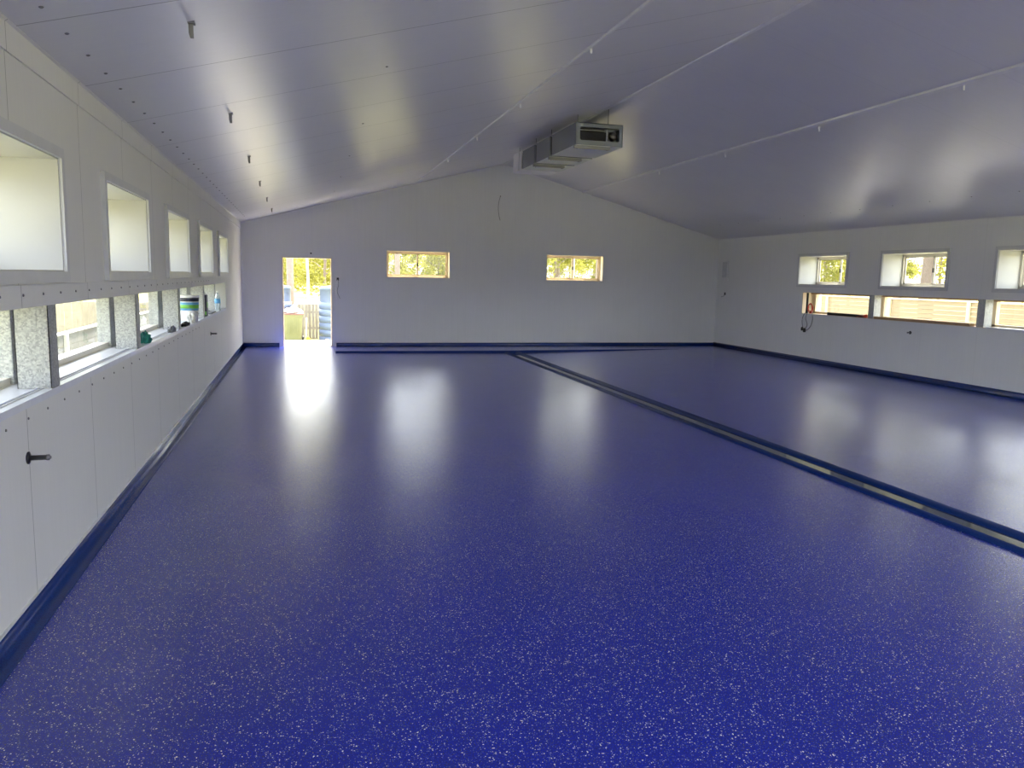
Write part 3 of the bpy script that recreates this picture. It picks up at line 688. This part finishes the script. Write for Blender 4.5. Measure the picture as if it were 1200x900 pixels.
# ------------------------------------------------------------------ things at the right ledge
RZ = SZ0+.0065
loc = (W+.04, 12.0, RZ); q = MB(); q.box(W-.015, W+.09, 10.62, 12.88, RZ, RZ+.045, bev=.003); tag(q.build('timber_board', 'timber', None, loc), 'brown timber board lying along the right ledge between two posts', 'board')
loc = (W+.09, 13.7, RZ); r = empty('spirit_level', loc, label='dark long spirit level lying on the right ledge in the first bay', cat='level')
q = MB(); q.box(W+.06, W+.11, 13.25, 14.35, RZ, RZ+.055, bev=.004); q.build('body', 'blackf', r, loc)
q = MB(); q.box(W+.055, W+.115, 14.34, 14.37, RZ, RZ+.058, bev=.003); q.build('end_cap', 'black', r, loc)
loc = (W+.03, 13.2, RZ)
r = empty('cable_plug', loc, label='small red plug lying on the right ledge beside the steel post', cat='plug')
q = MB(); q.lathe([(0, 0), (.03, 0), (.034, .04), (.028, .09), (.014, .12), (0, .12)], (W+.03, 13.12, RZ+.035), 14, axis=1); q.build('body', 'red', r, loc)
q = MB(); q.tube(spline([(W+.03, 13.24, RZ+.035), (W+.04, 13.32, RZ+.03), (W+.03, 13.42, RZ+.008)]), .007, 6); q.build('cord', 'red', r, loc)
# hanging extension lead
loc = (W, 14.95, 1.06); r = empty('extension_lead', loc, label='red and grey extension lead dangling over the left end of the right ledge', cat='cable')
rnd = random.Random(4); X = W-.03
q = MB(); c0 = (W-.02, 14.83, 1.17); pts = []
for k in range(44):
    a = k*.45; rr_ = .085+.018*math.sin(k*.7); pts.append((c0[0]+.012*math.sin(k*.31)-.01, c0[1]+rr_*math.cos(a)*.9, c0[2]+rr_*math.sin(a)*1.0))
q.tube(pts, .008, 7); q.build('coil', 'red', r, loc)
q = MB(); q.tube(spline([(W+.05, 15.02, RZ+.01), (W-.02, 15.03, 1.045), (W-.035, 15.08, .92), (W-.03, 15.05, .75), (W-.03, 14.95, .68), (W-.03, 14.8, .76), (W-.035, 14.72, .93), (W-.03, 14.76, 1.07), (W-.03, 14.82, 1.10)]), .008, 7)
q.tube(spline([(W-.03, 14.9, 1.09), (W-.035, 14.96, .95), (W-.03, 14.9, .80), (W-.035, 14.98, .70)]), .007, 7); q.build('cord', 'gcable', r, loc)
q = MB(); q.lathe([(0, 0), (.028, 0), (.032, .05), (.02, .09), (0, .09)], (W-.035, 14.98, .64), 14); q.lathe([(0, 0), (.026, 0), (.03, .05), (.018, .08), (0, .08)], (W-.035, 15.06, .67), 14); q.build('socket', 'black', r, loc)
q = MB(); q.lathe([(0, 0), (.03, 0), (.034, .045), (0, .06)], (W-.03, 14.80, 1.055), 14); q.build('plug', 'red', r, loc)
q = MB(); q.box(W+.0, W+.02, 14.98, 15.03, SZ0+.01, SZ1-.005); q.build('lead_run', 'blackf', r, loc)

# ------------------------------------------------------------------ outside
gz = MB()
def ground_z(x, y):
    z = GZ
    if y > 27: z += (min(y, 70)-27)*.026
    if x > 18: z += (min(x, 50)-18)*.03
    return z
X_ = [-120, -80, -50, -30, -18, -10, -5, 0, 5, 10, 14, 18, 24, 32, 42, 50, 60, 80, 110, 160]
Y_ = [-80, -50, -30, -15, -5, 0, 10, 20, 23, 27, 32, 38, 45, 52, 60, 70, 90, 120, 160, 220]
vs = [(x, y, ground_z(x, y)) for y in Y_ for x in X_]; nx = len(X_)
gz.add(vs, [(j*nx+i, j*nx+i+1, (j+1)*nx+i+1, (j+1)*nx+i) for j in range(len(Y_)-1) for i in range(nx-1)], 0, True)
tag(gz.build('ground', 'grass'), 'pale dry grass and sand ground around the shed', 'ground', kind='structure')
q = MB(); q.box(-.6, W+.6, D+.3, D+2.0, GZ-.02, -.02); tag(q.build('path', 'concrete'), 'bright sunlit concrete landing outside the doorway', 'path', kind='structure')

# paling fence behind the shed
FY = 25.6
r = empty('paling_fence', (2, FY, GZ), label='weathered upright timber paling fence behind the shed', cat='fence'); loc = (2, FY, GZ)
rnd = random.Random(2); q = MB(); x = -14
while x < 22:
    w = .098; h = 1.08+rnd.uniform(-.012, .012); y = FY+(.02 if rnd.random() < .5 else 0)
    q.box(x, x+w, y, y+.018, GZ, GZ+h); x += w+.006
q.build('palings', 'paling', r, loc)
for z in (GZ+.3, GZ+.8):
    q = MB(); q.box(-14, 22, FY+.04, FY+.085, z, z+.07); q.build('rail', 'paling', r, loc)
x = -14
while x < 22:
    q = MB(); q.box(x, x+.1, FY+.085, FY+.185, GZ, GZ+1.1); q.build('post', 'paling', r, loc); x += 2.4

# water tanks
def tank(cx, cy, rad, label):
    loc = (cx, cy, GZ); r = empty('water_tank', loc, label=label, cat='water tank')
    pr = [(0, 0), (rad, 0)]; z = .02; Ht = 1.45
    while z < 1.2:
        pr += [(rad, z), (rad, z+.16), (rad-.025, z+.17), (rad-.025, z+.185)]; z += .20
    pr += [(rad-.02, z), (rad-.02, z+.36)]; z += .36
    q = MB(); q.lathe(pr+[(rad, z), (rad-.03, z+.05), (0, z+.05)], loc, 64); q.build('wall', 'tank', r, loc)
    q = MB(); q.lathe([(0, z+.04), (rad-.02, z+.04), (rad-.06, z+.07), (rad*.5, z+.12), (.25, z+.15), (0, z+.15)], loc, 64); q.build('roof', 'tank', r, loc)
    q = MB(); q.lathe([(0, z+.14), (.25, z+.14), (.25, z+.18), (0, z+.19)], loc, 24); q.build('hatch', 'black', r, loc)
tank(.12, 25.35-.6, .9, 'blue grey ribbed water tank left of the doorway view behind the bin')
tank(2.70, 24.3, .9, 'blue grey ribbed water tank at the right of the doorway view')
tankfence = None
# wheelie bin
BY = 24.0; bxc = 1.06
loc = (bxc, BY, GZ); r = empty('wheelie_bin', loc, label='olive wheelie bin with rubbish heaped on its dark red lid outside the doorway', cat='bin')
q = MB(); a0, a1, b0, b1 = .22, .27, .25, .33
zs = [GZ+.04, GZ+.82]; vs = []
for zz, hx, hy in ((zs[0], a0, b0), (zs[1], a1, b1)): vs += [(bxc-hx, BY-hy, zz), (bxc+hx, BY-hy, zz), (bxc+hx, BY+hy, zz), (bxc-hx, BY+hy, zz)]
q.add(vs, [(0, 1, 2, 3), (4, 5, 6, 7), (0, 1, 5, 4), (1, 2, 6, 5), (2, 3, 7, 6), (3, 0, 4, 7)])
for k in range(3): xx = bxc-.12+.12*k; q.box(xx-.012, xx+.012, BY-.335, BY-.27, GZ+.3, GZ+.74)
q.box(bxc-.29, bxc+.29, BY-.35, BY+.35, GZ+.79, GZ+.84, bev=.01); q.build('body', 'bin', r, loc)
q = MB(); q.prism([(BY-.37, GZ+.84), (BY-.37, GZ+.87), (BY-.1, GZ+.93), (BY+.3, GZ+.93), (BY+.37, GZ+.86), (BY+.37, GZ+.84)], 0, bxc-.30, bxc+.30); q.build('lid', 'binlid', r, loc)
q = MB(); q.tube([(bxc-.28, BY+.40, GZ+.86), (bxc+.32, BY+.40, GZ+.86)], .02, 8); q.build('handle', 'black', r, loc)
for s in (-1, 1):
    q = MB(); q.lathe([(0, -.025), (.1, -.025), (.1, .025), (0, .025)], (bxc+s*.27, BY+.27, GZ+.10), 20, axis=0); q.build('wheel', 'black', r, loc)
blob('rubbish_bag', (bxc-.02, BY-.1, GZ+.90), (.24, .2, .10), 'white', 'crumpled white rubbish bag on top of the wheelie bin', 'bag', 21, amp=.5)
q = MB(); q.tube([(bxc-.1, BY-.15, GZ+.93), (bxc+.14, BY-.05, GZ+1.20)], .05, 12); loc = (bxc, BY-.1, GZ+.95)
tag(q.build('cardboard_tube', 'timberp', None, loc), 'pale cardboard tube leaning on top of the wheelie bin', 'tube')
# clutter at the bin's foot
loc = (1.47, 23.6, GZ); r = empty('plastic_toy', loc, label='small orange yellow plastic object on the ground beside the bin', cat='toy')
q = MB(); q.box(1.36, 1.60, 23.5, 23.7, GZ+.03, GZ+.12, bev=.02); q.prism([(1.40, GZ+.11), (1.56, GZ+.11), (1.48, GZ+.22), (1.43, GZ+.22)], 1, 23.54, 23.66); q.build('body', 'orange', r, loc)
q = MB(); q.box(1.27, 1.38, 23.52, 23.68, GZ, GZ+.10, bev=.02); q.build('bucket', 'black', r, loc)
q = MB(); q.tube([(1.42, 23.85, GZ), (1.43, 23.86, GZ+.75)], .018, 8); tag(q.build('stake', 'white', None, (1.42, 23.85, GZ)), 'thin white stake standing beside the wheelie bin', 'stake')
blob('terracotta_pot', (1.99, 23.2, GZ), (.09, .09, .14), 'timber', 'brown clay lump by the right jamb outside the doorway', 'pot', 31, amp=.1)

# right side fence
def board_fence(x, y0, y1, z0, z1, bh, mat, capm, label, pitch):
    loc = (x, (y0+y1)/2, z0); r = empty('board_fence', loc, label=label, cat='fence'); q = MB(); z = z1-bh
    while z > z0-bh:
        q.prism([(x-.012, z), (x+.012, z), (x+.012, z+bh-.006), (x-.004, z+bh-.006)], 1, y0, y1); z -= bh
    q.build('boards', mat, r, loc)
    q = MB(); q.box(x-.035, x+.035, y0, y1, z1, z1+.025); q.build('cap_rail', capm, r, loc)
    y = y0
    s = -1 if x > 0 else 1
    while y < y1:
        q = MB(); q.box(min(x+s*.012, x+s*.06), max(x+s*.012, x+s*.06), y, y+.06, z0, z1); q.build('post', capm, r, loc); y += 2.35
board_fence(15.0, 2, 34, GZ, 1.365, .098, 'fencec', 'cream', 'beige horizontal board fence outside the right wall openings', 2.35)
board_fence(-1.9, -2, 22.5, GZ, .78, .16, 'fenceg', 'white', 'grey horizontal board fence with white rail outside the left wall openings', 2.35)

# trees --------------------------------------------------------------
def crown_mesh(seed, h0, h1, rad, nleaf, ls, clumps=26):
    rnd = random.Random(seed); q = MB(); cs = []
    for _ in range(clumps):
        t = rnd.random(); z = h0+(h1-h0)*t; a = rnd.uniform(0, 2*PI); rr_ = rad*math.sqrt(rnd.random())*(.55+.6*math.sin(PI*min(1, t*.8+.15)))
        cs.append((rr_*math.cos(a), rr_*math.sin(a), z, rnd.uniform(.35, .9)*rad*.42))
    for i in range(nleaf):
        c = cs[rnd.randrange(clumps)]; d = Vector((rnd.gauss(0, 1), rnd.gauss(0, 1), rnd.gauss(0, .8)))*c[3]*.6
        p = Vector(c[:3])+d; n_ = Vector((rnd.gauss(0, 1), rnd.gauss(0, 1), rnd.gauss(0, 1))).normalized()
        a = n_.orthogonal().normalized(); a.rotate(Matrix.Rotation(rnd.uniform(0, 6.3), 3, n_)); b = n_.cross(a)
        s = ls*rnd.uniform(.6, 1.4); q.v += [tuple(p-a*s), tuple(p-b*s*.4), tuple(p+a*s), tuple(p+b*s*.4)]
        k = len(q.v)-4; q.f.append((k, k+1, k+2, k+3)); q.mi.append(0); q.sm.append(False)
    me = bpy.data.meshes.new('crown'); me.from_pydata(q.v, [], q.f); me.materials.append(M['leaf']); return me, cs
def trunk_mesh(seed, H, r0, cs, mat, nb=9):
    rnd = random.Random(seed+50); q = MB(); pts = [(rnd.uniform(-.02, .02)*H*k/6, rnd.uniform(-.02, .02)*H*k/6, -.3+(H+.3)*k/6) for k in range(7)]
    q.tube(pts, [r0*(1-.75*k/6) for k in range(7)], 10)
    for c in cs[:nb]:
        zb = max(.5, c[2]-rnd.uniform(.4, 1.4)); k = min(5, max(0, (zb+.3)/(H+.3)*6)); i = int(k); f = k-i
        b = Vector(pts[i]).lerp(Vector(pts[i+1]), f); m_ = b.lerp(Vector(c[:3]), .5)+Vector((0, 0, .15)); q.tube([b, m_, c[:3]], [r0*.28, r0*.18, r0*.06], 6)
    me = bpy.data.meshes.new('trunk'); me.from_pydata(q.v, [], q.f); me.materials.append(M[mat])
    for p in me.polygons: p.use_smooth = True
    return me
protos = []
for s, (h0, h1, rad, nl, ls, H, r0, bk) in enumerate(((.6, 7, 2.4, 5200, .11, 7, .10, 'bark'), (1.2, 8.5, 2.2, 4600, .11, 8.5, .13, 'barkw'), (.2, 3.2, 1.8, 4200, .09, 2.6, .06, 'bark'), (3.6, 10, 2.8, 4200, .13, 10, .2, 'bark'))):
    cm, cs = crown_mesh(s+3, h0, h1, rad, nl, ls); protos.append((cm, trunk_mesh(s, H, r0, cs, bk)))
def tree(x, y, kind, sc, rz, label, group):
    z = ground_z(x, y); r = empty('tree', (x, y, z), label=label, cat='tree', group=group); r.scale = (sc, sc, sc); r.rotation_euler = (0, 0, rz)
    for nm, me in (('crown', protos[kind][0]), ('trunk', protos[kind][1])):
        o = bpy.data.objects.new(nm, me); COL.objects.link(o); o.parent = r
rnd = random.Random(12)
PL = []
def free(x, y, d):
    if any((x-a)**2+(y-b)**2 < d*d for a, b in PL): return False
    PL.append((x, y)); return True
for k in range(150):
    y = 50+rnd.random()**1.2*38; x = rnd.uniform(-9, 1)*1.2+(y-18)*rnd.uniform(-.22, .62)+2
    if not free(x, y, 3.6): continue
    tree(x, y, rnd.choice((0, 1, 2, 2, 3, 0)), rnd.uniform(.8, 1.3), rnd.uniform(0, 6), 'slender sunlit gum tree in the woodland beyond the end wall', 'woodland trees beyond the end wall')
for k in range(130):
    x = 27+rnd.random()*26; y = rnd.uniform(8, 56)+(x-27)*.5
    if not free(x, y, 4.0): continue
    tree(x, y, rnd.choice((0, 1, 2, 3, 1)), rnd.uniform(.8, 1.3), rnd.uniform(0, 6), 'sunlit gum tree in the woodland beyond the right wall', 'woodland trees beyond the right wall')
def big_tree(px, dist_y, rad, label, mat='bark', H=11):
    d = fw*FPX+r2*(px-600)-u2*(315-450); t = dist_y/d.y; x = CX+d.x*t; z = ground_z(x, dist_y)
    r = empty('gum_tree', (x, dist_y, z), label=label, cat='tree'); q = MB(); rn = random.Random(int(px))
    q.tube([(rn.uniform(-.04, .04)*k, rn.uniform(-.04, .04)*k, -.3+H*k/6) for k in range(7)], [rad*(1.12-.1*k) for k in range(7)], 16); o = q.build('trunk', mat, r)
    cm = protos[3][0]; c = bpy.data.objects.new('crown', cm); COL.objects.link(c); c.parent = r; c.location = (0, 0, H-6.5); c.scale = (1.1, 1.1, 1.1)
big_tree(339.5, 31, .13, 'thick rough barked gum trunk at the left of the doorway view')
big_tree(360, 37, .055, 'thin pale trunk in the middle of the doorway view', 'barkw')
big_tree(466.5, 40, .13, 'grey trunk seen in the left end wall window')
big_tree(700, 42, .11, 'pale pink trunk at the right of the right end wall window')
big_tree(672, 48, .08, 'thin pale trunk near the middle of the right end wall window', 'barkw')
for px, X0, rad, lab in ((1089, 30, .32, 'broad grey trunk seen in the middle right wall window'), (968, 33, .12, 'slim trunk seen in the far right wall window')):
    d = fw*FPX+r2*(px-600)-u2*(315-450); t = (X0-CX)/d.x; big_tree(px, d.y*t, rad, lab)
